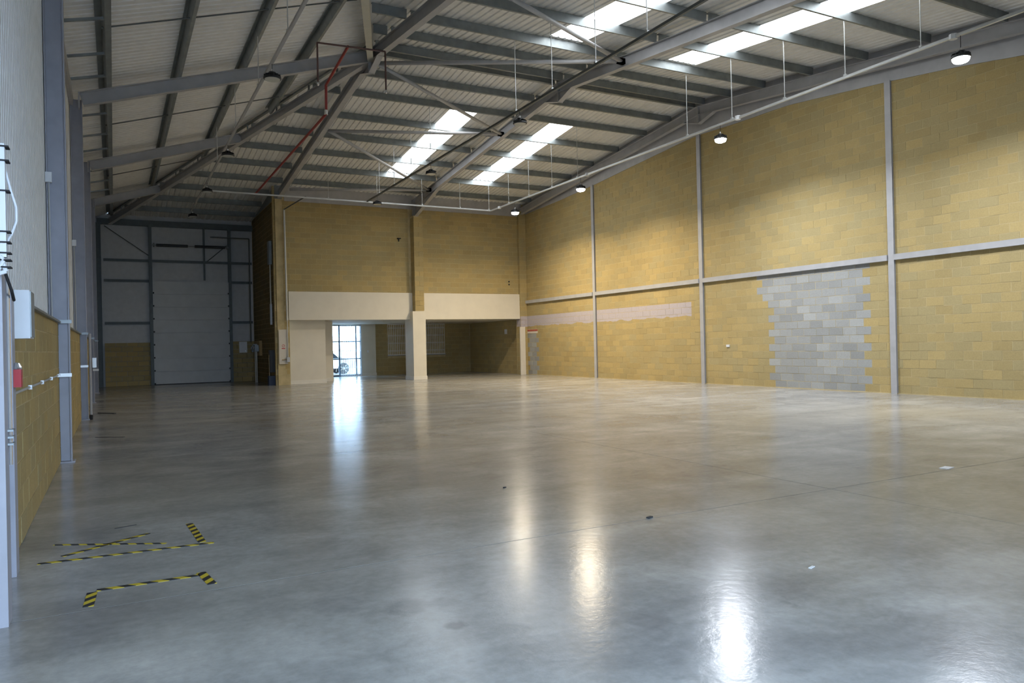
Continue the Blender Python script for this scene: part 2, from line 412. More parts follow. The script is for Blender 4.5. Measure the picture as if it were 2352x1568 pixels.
# left wall: low blockwork, ribbed liner above
wlft = struct(B(-1.05, -.86, YN-.3, YB+.3, 0, 7.75).build('wall_left', 'mortar'), 'long left wall, tan blocks below and ribbed cream sheeting above')
block_field(wlft, 'x', XL, -1*-1, 6.42, YB, 0, lambda y: 2.0, None, 300, thick=.12)
B(-.87, XL-.004, 6.42, YB, 0, 1.98).build('block_core', 'mortar', wlft)
rib = MB(); y = YN
prof = []
while y < YB:
    prof += [(y, -.835), (y+.06, -.835), (y+.072, -.815), (y+.12, -.815)]; y += .132
v = [(x, yy, 2.0) for yy, x in prof] + [(x, yy, 7.62) for yy, x in prof]; n = len(prof)
rib.add(v, [(i, i+1, i+1+n, i+n) for i in range(n-1)]); rib.build('ribbed_liner', 'wall_liner', wlft)
B(-.87, -.66, 6.42, 32.8, 1.985, 2.01).build('sill_flashing', 'galv', wlft)

# near wall behind the camera, with the open loading doorway
wn = struct(B(-1.1, -.62, YN-.3, YN, 0, 9).build('wall_near', 'wall_liner'))
B(3.0, 18.4, YN-.3, YN, 0, 9).build('wall_panel', 'wall_liner', wn); B(-.62, 3.0, YN-.3, YN, 4.6, 9).build('wall_panel', 'wall_liner', wn)
pl = bpy.data.lights.new('doorway_portal', 'AREA'); pl.shape = 'RECTANGLE'; pl.size = 3.62; pl.size_y = 4.6; pl.cycles.is_portal = True
po = bpy.data.objects.new('doorway_portal', pl); col.objects.link(po); po.location = (1.19, YN-.05, 2.3); po.rotation_euler = (R(90), 0, 0)

# ------------------------------------------------------------------ roof deck and rooflights
ceil = struct(empty('ceiling'), 'pale corrugated metal roof deck')
PITCH_C = .2; CP = [(0, 0), (.11, 0), (.13, .028), (.18, .028)]
def hprof(x):
    r = (x/PITCH_C+1e-9) % 1*PITCH_C
    for (p, h), (q, k) in zip(CP+[], CP[1:]+[(PITCH_C, 0)]):
        if p <= r <= q: return h+(k-h)*(r-p)/(q-p)
    return 0
def prof_pts(a, b):
    out = [(a, hprof(a))]; k = math.floor(a/PITCH_C)
    while k*PITCH_C < b:
        for o, h in CP:
            x = k*PITCH_C+o
            if a+1e-4 < x < b-1e-4: out.append((x, h))
        k += 1
    return out+[(b, hprof(b))]
SK = [(10.1, 11.1), (14.0, 15.0)]; SD = (3.10, 10.02)
def strip(mb, pts, fn):
    v = [p for x, h in pts for p in fn(x, h)]
    mb.add(v, [(2*i, 2*i+1, 2*i+3, 2*i+2) for i in range(len(pts)-1)])
far = MB(); near = MB(); sheets = []
for sgn, mb, dend in ((1, far, 13.1), (-1, near, RY-YN+.3)):
    def fn(d0, d1):
        def q(x, h):
            s0 = max(d0, (6.282-x)*SL/S) if x < 6.282 else d0
            e = d1 if not (sgn > 0 and x < 6.3 and d1 > 13) else YB+.35-RY
            s0 = min(s0, e)
            return [(x, RY+sgn*s0, 9.57+PD-S*s0+h), (x, RY+sgn*e, 9.57+PD-S*e+h)]
        return q
    edges = [-.95, 10.1, 11.1, 14.0, 15.0, 18.5]
    for a, b in zip(edges, edges[1:]):
        pts = prof_pts(a, b)
        if (a, b) in SK:
            strip(mb, pts, fn(0, SD[0])); strip(mb, pts, fn(SD[1], dend))
            m2 = MB(); strip(m2, pts, fn(*SD)); sheets.append((sgn, a, m2))
        else: strip(mb, pts, fn(0, dend))
far.build('deck_sheeting', 'liner', ceil); near.build('deck_sheeting', 'liner', ceil)
lf = MB()
def lfn(y, h):
    xe = max(xh(abs(y-RY)), -.95)
    return [(-.95, y, zL(-.95)+PD+h), (xe, y, zL(xe)+PD+h)]
strip(lf, [(q, h*.6) for q, h in prof_pts(YN-.2, YB+.3)], lfn); lf.build('deck_sheeting', 'liner', ceil)
MB().prism([(-.2, 0), (.2, 0), (.2, .02), (-.2, .02)], (6.2, RY, 9.57+PD-.01), (18.4, RY, 9.57+PD-.01)).build('ridge_flashing', 'liner', ceil)
for i, (sgn, a, m2) in enumerate(sheets):
    nm_ = ('far slope ' if sgn > 0 else 'near slope ')+('between the two inner rafters' if a < 12 else 'beside the gable wall')
    struct(m2.build('window_%d' % (i+1), 'rooflight'), 'translucent rooflight strip glowing white, '+nm_)

# ------------------------------------------------------------------ steel frame
def rafter(x, label, haunch):
    t = thing('roof_rafter', label, 'rafter', 'portal rafters', (x, YF, 0))
    yn = -1.0 if x > 7 else -1.0
    m = 'steel_grey'
    def part(name, mb): 
        o = mb.build(name, m, t); o.location = (-x, -YF, 0); return o
    part('beam', MB().ibeam((x, YF if x > 7 else YF+.3, zR(YF)), (x, RY, zR(RY)), .31, .17))
    part('beam', MB().ibeam((x, RY, zR(RY)), (x, yn, zR(yn)), .31, .17))
    tri = lambda yy, dz, ln, sg: MB().add([(x+a, yy, zR(yy)-.30) for a in (-.01, .01)]+[(x+a, yy, zR(yy)-.30-dz) for a in (-.01, .01)]+[(x+a, yy+sg*ln, zR(yy+sg*ln)-.30) for a in (-.01, .01)],
        [(0, 2, 4), (1, 5, 3), (0, 1, 3, 2), (2, 3, 5, 4), (0, 4, 5, 1)])
    for sg in (1, -1):
        part('apex_haunch', tri(RY, .30, .75, sg))
        e = RY+sg*.75
        part('haunch_flange', MB().bar((x, RY, zR(RY)-.605), (x, e, zR(e)-.312), .17, .014))
    part('apex_plate', B(x-.09, x+.09, RY-.02, RY+.02, zR(RY)-.62, zR(RY)-.01))
    if haunch:
        y0 = YF-.25; part('eaves_haunch', tri(y0, .50, 3.0, -1))
        part('haunch_flange', MB().bar((x, y0, zR(y0)-.805), (x, y0-3.0, zR(y0-3.0)-.312), .17, .014))
        part('end_plate', B(x-.09, x+.09, y0, y0+.03, zR(y0)-.82, zR(y0)))
    return t
rafter(6.3, 'grey steel portal rafter rising to the hip apex, left of the three', False)
rafter(12.3, 'middle grey steel portal rafter, haunched onto the central column', True)
rafter(17.93, 'grey steel portal rafter running along the top of the block gable wall', False)
# grey plate strip under gable rafter
tp = MB(); N = 60
yy = [-1.2+k*34.2/N for k in range(N+1)]
v = [(XR-.02, y, PB(y)) for y in yy]+[(XR-.02, y, zR(y)+PD) for y in yy]+[(XR+.02, y, PB(y)) for y in yy]+[(XR+.02, y, zR(y)+PD) for y in yy]
n = N+1
tp.add(v, [(i, i+1, i+1+n, i+n) for i in range(N)]+[(i, i+2*n, i+1+2*n, i+1) for i in range(N)])
struct(tp.build('trim_1', 'steel_grey'), 'grey steel plate strip along the sloping head of the gable wall')
MB().ibeam((12.3, 32.44, 0), (12.3, 32.44, 8.25), .2, .18, up=(0, -1, 0)).build('steel_stanchion', 'steel_grey', cc)

# hip rafters
for sg, nme in ((1, 'far'), (-1, 'near')):
    dE = 18.6
    t = thing('hip_rafter', ('grey steel hip rafter running down to the dark loading recess corner' if sg > 0 else 'grey steel hip rafter running towards the viewer above the left bay'), 'rafter', 'hip rafters', (6.28, RY, 0))
    off = (-6.28, -RY, 0)
    P = lambda d, dz=0: (xh(d), RY+sg*d, 9.57-S*d+dz)
    o = MB().ibeam(P(.1, -.06), P(dE, -.06), .26, .16).build('beam', 'steel_cream' if sg < 0 else 'steel_grey', t); o.location = off
    o = MB().bar(P(.1, .16), P(dE, .16), .08, .06).build('trimmer', 'galv', t); o.location = off
    MB().bar(P(0, PD+.004), P(dE, PD+.004), .42, .012).build('hip_flashing', 'liner', ceil)
    for d in (1.5, 2.91, 4.69, 6.48, 8.22, 10.03, 11.85, 13.6, 15.4, 17.2):
        o = MB().bar(P(d, -.07), P(d, .15), .09, .04, up=(1, 0, 0)).build('cleat', 'galv', t); o.location = off

# jack rafters and columns on the left wall
COLY = [12.45, 20.05, 26.5, 32.85]
names = ['nearest', 'second', 'third', 'farthest']
for k, y in enumerate(COLY):
    yj = RY if k == 1 else y
    xe = xh(abs(yj-RY))-.05
    t = thing('jack_rafter', 'sloping grey steel rafter off the left wall, %s from the viewer' % (ORD[k]), 'rafter', 'jack rafters of the hip slope', (-.6, yj, 0))
    o = MB().ibeam((-.6, yj, zL(-.6)), (xe, yj, zL(xe)), .30, .16).build('beam', 'steel_grey', t); o.location = (.6, -yj, 0)
    o = B(-.62, -.59, yj-.08, yj+.08, zL(-.6)-.36, zL(-.6)).build('end_plate', 'steel_grey', t); o.location = (.6, -yj, 0)
    c = thing('steel_column', 'lilac grey steel wall column on the left, %s from the viewer' % names[k], 'column', 'left wall columns', (-.68, y, 0))
    MB().ibeam((.125, 0, 0), (.125, 0, 7.45), .25, .17, up=(1, 0, 0)).build('shaft', 'steel_lilac', c)
    B(-.06, .16, -.12, .12, 0, .02).build('base_plate', 'steel_lilac', c)
    B(-.02, .15, -.10, -.07, 1.98, 2.03).build('sill_cleat', 'galv', c)
    if k in (0, 1):
        B(-.03, .14, -.095, -.085, 1.22, 1.27).build('conduit_strap', 'trunking', c)
MB().ibeam((-.45, YB-.13, 0), (-.45, YB-.13, 7.4), .2, .18, up=(1, 0, 0)).build('corner_post', 'galv_dark', wk)

# purlins of the long slopes
OFF = [.22, 1.5, 2.91, 4.69, 6.48, 8.22, 10.03, 11.85]
bays = [(None, 6.25, 'left of the first portal rafter'), (6.35, 12.27, 'between the first and middle rafters'), (12.33, 17.98, 'between the middle rafter and gable wall')]
for sg, side in ((1, 'far'), (-1, 'near')):
    offs = OFF + ([13.6, 15.4, 17.2] if sg > 0 else [])
    for k, d in enumerate(offs):
        for x0, x1, bt in bays:
            if d > 12 and sg > 0 and x0 is not None: continue
            if d > 12 and sg < 0 and x0 is None: continue
            a = max(xh(d)+.12, -.5) if x0 is None else x0
            if x1-a < .3: continue
            if x0 is None and x1 > 6 and d > 12: x1 = 6.0
            y = RY+sg*d; z = zR(y)
            lab = 'galvanised %s slope purlin, %s from the ridge, %s' % (side, ORD[k], bt)
            o = MB().zed((a, y, z), (x1, y, z), PD-.004, .065 if k else .09, up=(0, sg*S, 1)).build('roof_purlin', 'galv')
            # origin at its left end
            tag(o, lab, 'purlin', '%s slope purlins' % side)
# purlins of the hip slope
for k, x in enumerate((-.04, 1.48, 3.0, 4.52)):
    d = (6.282-x)*SL/S-.15
    y0, y1 = max(RY-d, YN+.1), min(RY+d, YB-.2)
    z = zL(x)
    o = MB().zed((x, y0, z), (x, y1, z), .222, .11 if k == 0 else .075, up=(-SL, 0, 1)).build('roof_purlin', 'galv')
    tag(o, 'galvanised hip slope purlin running away from viewer, %s from the left wall' % ORD[k], 'purlin', 'hip slope purlins')
for j, y in enumerate((16.1, 23.0, 29.6)):
    d = abs(y-RY)
    mb = MB(); xe = xh(d)-.2
    mb.tube([(-.1, y, zL(-.1)+.08), (xe, y, zL(xe)+.08)], .016, 6)
    tag(mb.build('sag_rod', 'dark_tray'), 'thin dark sag rod crossing the left roof slope, %s from the viewer' % ORD[j], 'rod', 'hip slope sag rods')
k = 0
for y in (14.0, 15.4, 17.2, 18.6, 21.5, 23.5, 25.2, 28.0, 29.8, 31.5):
    o = MB().bar((-.72, y, 7.46), (-.06, y, 7.62), .05, .05).build('eaves_strut', 'galv')
    tag(o, 'short galvanised eaves strut above the left wall, %s from the viewer' % ORD[k], 'strut', 'left eaves struts'); k += 1
tag(B(-.81, -.74, YN, YB-.02, 7.30, 7.56).build('eaves_angle', 'steel_grey'), 'grey eaves angle running along the top of the left wall', 'eaves beam')

# gable posts and rail on the right wall
GP = [(26.45, 'farthest'), (19.87, 'middle'), (12.65, 'nearest')]
for y, nme in GP:
    t = thing('gable_post', 'slim grey steel post on the tan gable wall, %s of three' % nme, 'post', 'gable wall posts', (XR-.005, y, 0))
    MB().ibeam((-.06, 0, 0), (-.06, 0, PB(y)+.02), .06, .17, up=(-1, 0, 0), tf=.01).build('shaft', 'steel_grey', t)
segs = [(-1.2, 12.55, 'nearest'), (12.75, 19.77, 'second'), (19.97, 26.35, 'third'), (26.55, 32.4, 'farthest')]
for a, b, nme in segs:
    o = B(XR-.10, XR-.005, a, b, 3.51, 3.66).build('wall_rail', 'steel_grey')
    tag(o, 'grey horizontal steel rail across the gable wall, %s from viewer' % nme, 'rail', 'gable wall rails')

# bracing tubes
NODE1 = {0: (6.4, 19.45, 9.2), 1: (6.4, 24.6, 8.72), 2: (6.45, 31.2, 8.05), -1: (6.4, 13.2, 8.75)}
NODE2 = {0: (12.2, 16.3, 9.08), 1: (12.2, 23.4, 8.95), 2: (12.2, 30.3, 8.30)}
lab = {(-1, 0): 'tubular roof brace over the near bay, top right', (0, 0): 'long tubular roof brace from hip apex to the middle rafter', (0, 1): 'tubular roof brace sloping from hip apex past the upper rooflight pane',
       (1, 1): 'tubular roof brace crossing between the rooflight panes', (1, 2): 'tubular roof brace sloping down to the last rooflight pane', (2, 2): 'tubular roof brace lowest, above the far wall'}
for (a, b), l in lab.items():
    t = thing('roof_brace', l, 'brace', 'tubular roof braces', NODE1[a])
    o = MB().tube([NODE1[a], NODE2[b]], .055, 10).build('tube', 'steel_grey', t, True); o.location = tuple(-c for c in NODE1[a])
    q = Vector(NODE2[b]); o = B(q.x-.12, q.x+.1, q.y-.06, q.y+.06, q.z-.07, q.z+.07).build('gusset', 'trunking', t); o.location = tuple(-c for c in NODE1[a])

# ------------------------------------------------------------------ lighting trunking and lamps
TZ = 7.43
def trunk(name, p0, p1, label, m='trunking', w=.055, h=.055, rods=(), joints=()):
    t = thing(name, label, 'trunking', 'lighting trunking runs', p0)
    off = tuple(-c for c in p0)
    o = MB().bar(p0, p1, w, h).build('channel', m, t); o.location = off
    for (x, y, zt) in rods:
        o = MB().tube([(x, y, TZ+.03), (x, y, zt)], .010, 6).build('drop_rod', 'trunking', t); o.location = off
        o = B(x-.03, x+.03, y-.03, y+.03, TZ+.03, TZ+.07).build('clamp', 'trunking', t); o.location = off
    for (x, y) in joints:
        o = MB().lathe([(.02, -.05), (.075, -.05), (.075, .05), (.02, .05)], (x, y, TZ), 12).build('junction', 'white_plastic', t); o.location = off
    return t
def zd(y): return zR(y)+.02
rys = [RY-o for o in OFF[3:7]]+[RY-2.91, RY+2.91, RY+4.69, RY+6.48, RY+8.22]
trunk('lighting_trunking', (14.8, 2.0, TZ), (14.8, 29.5, TZ), 'pale lighting trunking hung on rods along the block gable wall', rods=[(14.8, y, zd(y)) for y in rys], joints=[(14.8, 28.7), (14.8, 14.7), (14.8, 8.9), (14.8, 21.9)])
trunk('lighting_trunking', (3.02, 29.5, TZ), (14.76, 29.5, TZ), 'pale lighting trunking crossing in front of the far wall', rods=[(x, 29.5, zd(29.5)) for x in (7.6, 9.6, 11.56, 13.3, 14.7)])
trunk('lighting_trunking', (9.15, 2.0, TZ), (9.15, 29.4, TZ), 'dark lighting trunking running below the roof between inner rafters', 'dark_tray', rods=[(9.15, y, zd(y)) for y in rys[:]])
trunk('lighting_trunking', (2.97, 6.0, TZ), (2.97, 34.0, TZ), 'lighting trunking below the left roof slope', 'steel_grey', rods=[(2.97, y, zL(2.97)) for y in (14.2, 17.4, 21.0, 25.0)])
def lamp(x, y, z, lit, label):
    t = thing('high_bay_lamp', label, 'lamp', 'round high bay lamps', (x, y, z))
    MB().lathe([(.03, .13), (.075, .125), (.085, .06), (.12, .05), (.175, .03), (.18, -.005), (.165, -.02), (.155, -.015)], (0, 0, 0), 28).build('housing', 'lamp_black', t, False)
    fins = MB()
    for k in range(12):
        a = k*math.pi/6; c, s = math.cos(a), math.sin(a)
        fins.bar((.08*c, .08*s, .075), (.165*c, .165*s, .045), .008, .05)
    fins.build('cooling_fins', 'lamp_black', t)
    MB().lathe([(.001, -.018), (.155, -.018), (.152, -.05), (.13, -.085), (.08, -.105), (.001, -.11)] if lit else [(.001, -.018), (.155, -.018), (.15, -.026), (.001, -.028)], (0, 0, 0), 28).build('diffuser', 'lens_lit' if lit else 'lens_off', t)
    MB().tube([(0, 0, .13), (0, 0, .19)], .018, 8).build('hook', 'chrome', t)
    MB().tube([(0, 0, .18), (0, 0, TZ-z-.03)], .006, 6).build('cord', 'rubber', t)
    if lit:
        ld = bpy.data.lights.new('lamp_light', 'AREA'); ld.shape = 'DISK'; ld.size = .3; ld.energy = LAMP_W; ld.spread = R(158); ld.color = lit
        lo = bpy.data.objects.new('lamp_light', ld); col.objects.link(lo); lo.parent = t; lo.location = (0, 0, -.115)
    return t
WARM, COOL = (1.0, .82, .56), (.88, .92, 1.0)
for (y, z, c, n_) in ((27.28, 7.0, WARM, 'smallest, in the far corner'), (22.33, 7.02, WARM, 'third from viewer'), (15.36, 7.04, COOL, 'second from viewer'), (8.76, 6.97, COOL, 'closest to viewer, top right')):
    lamp(14.8, y, z, c, 'brightly lit high bay lamp beside the gable wall, '+n_)
for (y, n_) in ((16.5, 'nearest'), (22.5, 'middle'), (28.1, 'farthest')):
    lamp(9.15, y, 7.1, None, 'unlit black high bay lamp under dark trunking, %s of its row' % n_)
for (y, n_) in ((15.8, 'largest and nearest'), (22.6, 'second'), (28.0, 'third'), (33.4, 'inside the loading recess, last')):
    lamp(2.97, y, 7.1, None, 'unlit black high bay lamp in left row, %s' % n_)

# ------------------------------------------------------------------ pipes near the apex
t = thing('sprinkler_pipe', 'dark rusty pipe loop with two drops below the hip apex', 'pipe', None, (4.36, 17.64, 8.75))
MB().tube([(0, 0, -.92), (0, 0, 0), (1.67, 0, .06), (1.67, 0, -.88)], .022).build('pipe', 'rust_pipe', t)
for x, z in ((0, -.97), (1.67, -.93)): MB().lathe([(.012, -.05), (.03, -.03), (.03, .02), (.012, .05)], (x, 0, z), 10).build('nozzle', 'chrome', t)
t = thing('red_pipe', 'red pipe dropping from the apex and running along the rafter to the recess', 'pipe', None, (5.1, 17.64, 8.78))
MB().tube([(0, 0, 0), (-.05, 1.95, -.32), (-.06, 1.95, -1.08), (-.06, 2.3, -1.08), (-.06, 13.3, -1.08)], .035).build('pipe', 'red_pipe', t)
MB().lathe([(.05, -.06), (.05, .06)], (-.06, 1.95, -1.04), 12).build('coupling', 'chrome', t)

# ------------------------------------------------------------------ sectional door in recess
d2 = struct(empty('door_2', (1.62, YB-.02, 0)), 'large pale sectional loading door in the dark recess')
hp = 4.82/8
for k in range(8):
    o = B(0, 3.33, -.05, 0, k*hp+.004, (k+1)*hp-.004).build('panel', 'door_panel', d2)
for x in (-.05, 3.34): B(x, x+.04, -.09, -.05, 0, 4.9).build('track', 'galv', d2)
for k in range(8):
    B(-.04, .06, -.075, -.05, k*hp+.02, k*hp+.09).build('hinge', 'rubber', d2); B(3.28, 3.38, -.075, -.05, k*hp+.02, k*hp+.09).build('hinge', 'rubber', d2)
B(0, 3.33, -.06, .0, 0, .03).build('seal', 'rubber', d2)
sp = thing('torsion_spring_shaft', 'black spring shaft high above the loading door', 'door shaft', None, (1.6, YB-.2, 6.48))
MB().tube([(0, 0, 0), (3.38, 0, 0)], .018).build('shaft', 'galv', sp)
for a, b in ((.2, 1.55), (1.85, 3.2)): MB().tube([(a, 0, 0), (b, 0, 0)], .065, 12).build('spring', 'lamp_black', sp)
for x in (.1, 3.3): MB().lathe([(.1, -.03), (.1, .03)], (x, 0, 0), 14, 'x').build('drum', 'galv', sp)

# recess services
t = thing('distribution_box', 'white box on the dark recess wall right of the loading door', 'electrical box', None, (5.36, YB-.01, 1.4))
B(0, .36, -.2, 0, 0, .53).build('case', 'white_plastic', t); B(.02, .34, -.215, -.2, .02, .51).build('cover', 'white_plastic', t)
MB().lathe([(.02, -.24), (.03, -.22), (.03, -.21)], (.28, 0, .08), 10, 'y').build('knob', 'chrome', t)
t = thing('meter_board', 'cluster of grey meters and pipes on the recess side wall', 'meter', None, (6.08, 36.2, 0))
B(-.12, 0, 0, 1.3, 1.25, 1.95).build('board', 'wood_board', t)
for k, (yy_, zz_) in enumerate(((.2, 1.45), (.6, 1.5), (.95, 1.42))):
    B(-.3, -.12, yy_, yy_+.24, zz_, zz_+.3).build('meter', 'galv', t); MB().lathe([(.07, -.33), (.08, -.31), (.08, -.3)], (0, yy_+.12, zz_+.18), 12, 'x').build('dial', 'chrome', t)
for yy_ in (.3, .7): MB().tube([(-.2, yy_, 0), (-.2, yy_, 1.45)], .03).build('pipe', 'trunking', t)
t = thing('wall_cable_duct', 'grey vertical cable duct on the dark recess side wall', 'duct', None, (6.06, 33.4, 2.6))
B(-.08, 0, 0, .12, 0, .9).build('duct', 'trunking', t); MB().tube([(-.04, .06, .9), (-.04, .06, 2.6)], .03).build('pipe', 'trunking', t); B(-.12, 0, -.15, .2, 2.6, 3.6).build('fan_box', 'galv', t)
t = thing('hose_reel_cover', 'narrow tall black case with steel pole in the recess', 'cabinet', None, (5.98, 32.9, 0))
B(-.14, .08, 0, .3, .55, 1.5).build('case', 'lamp_black', t); MB().tube([(-.16, .1, .4), (-.16, .1, 1.3)], .018).build('pole', 'chrome', t); B(-.2, .08, -.02, .3, 0, .4).build('bin', 'blue_bin', t)
t = thing('wall_vent_pipe', 'thin dark pipe bend hung high in the recess beside the door post', 'pipe', None, (4.1, YB-.6, 6.9))
MB().tube([(0, 0, 0), (1.75, 0, 0), (1.75, 0, -5.0)], .03).build('pipe', 'dark_tray', t)

# ------------------------------------------------------------------ items on end strip
t = thing('notice_board', 'white painted panel with a red prohibition notice on the wall end', 'notice', None, (6.14, YF, .9))
B(0, .36, -.012, 0, 0, 1.46).build('panel', 'board_white', t)
MB().tube([(.18+.053*math.cos(a*math.pi/8), -.0145, .77+.053*math.sin(a*math.pi/8)) for a in range(17)], .007, 4).build('red_ring', 'red_plastic', t)
MB().bar((.145, -.0145, .735), (.215, -.0145, .805), .003, .012, up=(0, 1, 0)).build('red_bar', 'red_plastic', t)
B(.11, .25, -.016, -.012, .64, .675).build('red_lettering', 'red_plastic', t)
t = thing('wall_conduit', 'galvanised conduit running down the wall end beside the cream bulkhead', 'conduit', None, (6.5, YF-.05, 1.1))
MB().tube([(0, 0, 0), (0, 0, 1.65)], .018).build('pipe', 'trunking', t); MB().tube([(0, 0, 1.65), (-.04, 0, 6.35)], .04).build('duct', 'trunking', t)
MB().tube([(-.04, 0, 6.35), (.2, -2.95, 6.36)], .025).build('pipe', 'dark_tray', t)
B(-.06, .06, -.06, .05, -.12, .08).build('valve', 'chrome', t); MB().tube([(-.25, 0, -.02), (0, 0, -.02)], .018).build('pipe', 'wood_board', t)

# ------------------------------------------------------------------ glass entrance door with folding grille
d1 = struct(empty('door_1', (10.0, LB+.05, 0)), 'bright glazed entrance door with folding security grille')
def fr(x0, x1, z0, z1, y0=-.03, y1=.03, m='frame_blue', n_='frame_bar'): B(x0, x1, y0, y1, z0, z1).build(n_, m, d1)
for x in (0, .48, 1.38, 1.64): fr(x, x+.08, 0, 2.74)
for z in (0, .90, 1.82, 2.68): fr(0, 1.72, z, z+(.06 if z not in (0,) else .1), -.02, .02)
for a, b in ((.06, .50), (.56, 1.40), (1.46, 1.66)):
    for z0, z1 in ((.1, .9), (.96, 1.82), (1.88, 2.68)):
        B(a, b, -.004, .004, z0, z1).build('pane', 'glass', d1)
MB().tube([(.45, -.05, .95), (.45, -.09, .95), (.45, -.09, 1.1), (.45, -.05, 1.1)], .012).build('handle', 'chrome', d1)
MB().tube([(.62, -.05, .95), (.62, -.09, .95), (.62, -.09, 1.1), (.62, -.05, 1.1)], .012).build('handle', 'chrome', d1)
def grille(parent, x0, x1, z0, z1, step, rows, y=-.12):
    n_ = max(2, round((x1-x0)/step))
    for k in range(n_+1):
        x = x0+(x1-x0)*k/n_; B(x-.011, x+.011, y-.012, y+.012, z0, z1).build('upright', 'grille_white', parent)
    lat = (x1-x0)/n_
    for r_ in range(rows):
        zc = z0+(z1-z0)*(r_+.5)/rows; mb = MB()
        for k in range(n_):
            a, b = x0+k*lat, x0+(k+1)*lat
            mb.bar((a, y-.016, zc-.05), (b, y-.016, zc+.05), .006, .022, up=(0, 1, 0)); mb.bar((a, y-.022, zc+.05), (b, y-.022, zc-.05), .006, .022, up=(0, 1, 0))
        mb.build('lattice_row', 'grille_white', parent)
    B(x0-.03, x1+.03, y-.02, y+.02, z1-.02, z1+.03).build('top_track', 'grille_white', parent); B(x0-.03, x1+.03, y-.02, y+.02, z0-.03, z0+.01).build('bottom_track', 'grille_white', parent)
g1 = thing('security_grille', 'white folding security grille across the right of the glass door', 'grille', 'folding security grilles', (10.0, LB+.05, 0))
grille(g1, .58, 1.66, .03, 2.68, .1, 3)
for i, (a, b) in enumerate(((13.2, 14.75), (15.15, 16.6))):
    wn_ = struct(empty('window_%d' % (5+i), (a, LB+.1, 1.05)), 'dark lobby window, '+('left of the central column' if i == 0 else 'right of the central column'))
    B(0, b-a, .1, .14, 0, 1.71).build('pane', 'dark_glass', wn_)
    for q in ((0, .05, 0, 1.71), (b-a-.05, b-a, 0, 1.71), ((b-a)/2-.03, (b-a)/2+.03, 0, 1.71)): B(q[0], q[1], .05, .1, q[2], q[3]).build('frame_bar', 'frame_blue', wn_)
    for z in (0, .83, 1.66): B(0, b-a, .05, .1, z, z+.05).build('frame_bar', 'frame_blue', wn_)
    B(-.02, b-a+.02, -.04, .1, -.04, 0).build('sill', 'galv', wn_)
    gg = thing('security_grille', 'white lattice security grille over the dark window %s the central column' % ('left of' if i == 0 else 'right of'), 'grille', 'folding security grilles', (a, LB+.1, 1.05))
    grille(gg, .04, b-a-.04, .03, 1.70, .105, 4, .0)
# car and fence in the yard
car = thing('parked_car', 'blue grey car parked outside the glass entrance, mostly washed out by daylight', 'car', None, (10.5, 44.2, -.02))
sil = [(-2.0, .35), (2.1, .35), (2.15, .75), (1.3, .92), (.75, 1.38), (-.9, 1.42), (-1.75, .95), (-2.05, .8)]
MB().prism([(-a, b) for a, b in sil], (0, .85, 0), (0, -.85, 0)).build('body', 'car_paint', car)
MB().prism([(-a, b) for a, b in [(1.1, .93), (.65, 1.32), (-.8, 1.36), (-1.4, .96)]], (0, .86, 0), (0, -.86, 0)).build('side_window', 'dark_glass', car)
for x in (-1.3, 1.35):
    for y in (-.86, .72):
        wh = MB().lathe([(.2, -.02), (.33, 0), (.34, .14), (.2, .16)], (x, y, .34), 20, 'y').build('wheel', 'rubber', car)
        h = MB()
        for k in range(7): a = k*2*math.pi/7; h.bar((x, y-.02, .34), (x+.24*math.cos(a), y-.02, .34+.24*math.sin(a)), .02, .06, up=(0, 1, 0))
        h.build('hub_spokes', 'chrome', wh)
fe = thing('yard_fence', 'pale vertical bar fence in the yard beyond the glass door', 'fence', None, (6, 47.5, 0))
for k in range(46): B(k*.2, k*.2+.03, 0, .03, 0, 1.5).build('picket', 'grille_white', fe)
for z in (.2, 1.3): B(0, 9.2, .03, .06, z, z+.05).build('rail', 'grille_white', fe)

# ------------------------------------------------------------------ left wall services
jp = thing('door_jamb_post', 'pale silver door jamb post at the extreme left edge', 'post', None, (-.66, 5.25, 0))
B(-.16, .10, -.12, .05, 0, 2.75).build('post', 'steel_lilac', jp); B(-.16, .0, .05, 1.0, 0, 2.02).build('reveal', 'steel_lilac', jp); B(-.16, .03, 1.0, 1.17, 0, 2.02).build('flange', 'steel_lilac', jp)
MB().tube([(.105, .06, .9), (.105, .06, 2.0)], .014).build('conduit', 'chrome', jp)
for z in (1.02, 1.06, 1.10): B(.06, .13, .0, .09, z, z+.012).build('strap', 'galv', jp)
tr = thing('cable_bundle', 'white cable duct tied to the jamb with black cable ties and loose loop', 'cable', None, (-.56, 5.1, 2.02))
B(-.04, .035, -.06, .0, .08, .72).build('duct', 'white_plastic', tr)
for z in (.02, .06, .1, .16, .22, .45, .62, .70): B(-.05, .055, -.07, .01, z, z+.008).build('cable_tie', 'rubber', tr)
MB().tube([(.03, .02, .58), (.05, .04, .48), (.075, .05, .38), (.075, .05, .30), (.05, .04, .22), (.02, .02, .16)], .007).build('loose_cable', 'white_plastic', tr)
MB().tube([(-.02, -.05, .12), (.02, -.06, .06), (-.02, -.06, -.02), (.03, -.05, 0), (0, -.05, .1)], .012).build('cable_knot', 'white_plastic', tr)
MB().tube([(.02, 0, 0), (.04, .1, -.1), (.03, .3, -.14)], .009).build('loose_cable', 'rubber', tr)
bx = thing('control_box', 'white rectangular control box on the left block wall', 'electrical box', None, (-.70, 6.6, 1.67))
B(0, .15, 0, .28, 0, .36).build('case', 'white_plastic', bx); B(.15, .158, .01, .27, .01, .35).build('cover', 'galv', bx)
al = thing('fire_call_point', 'red alarm call point with silver bell on the left jamb', 'alarm', None, (-.66, 6.4, 1.32))
B(0, .075, -.1, 0, 0, .125).build('case', 'red_plastic', al); MB().lathe([(.03, -.02), (.035, 0), (.02, .03), (.001, .035)], (.045, -.06, .14), 14).build('bell', 'chrome', al)
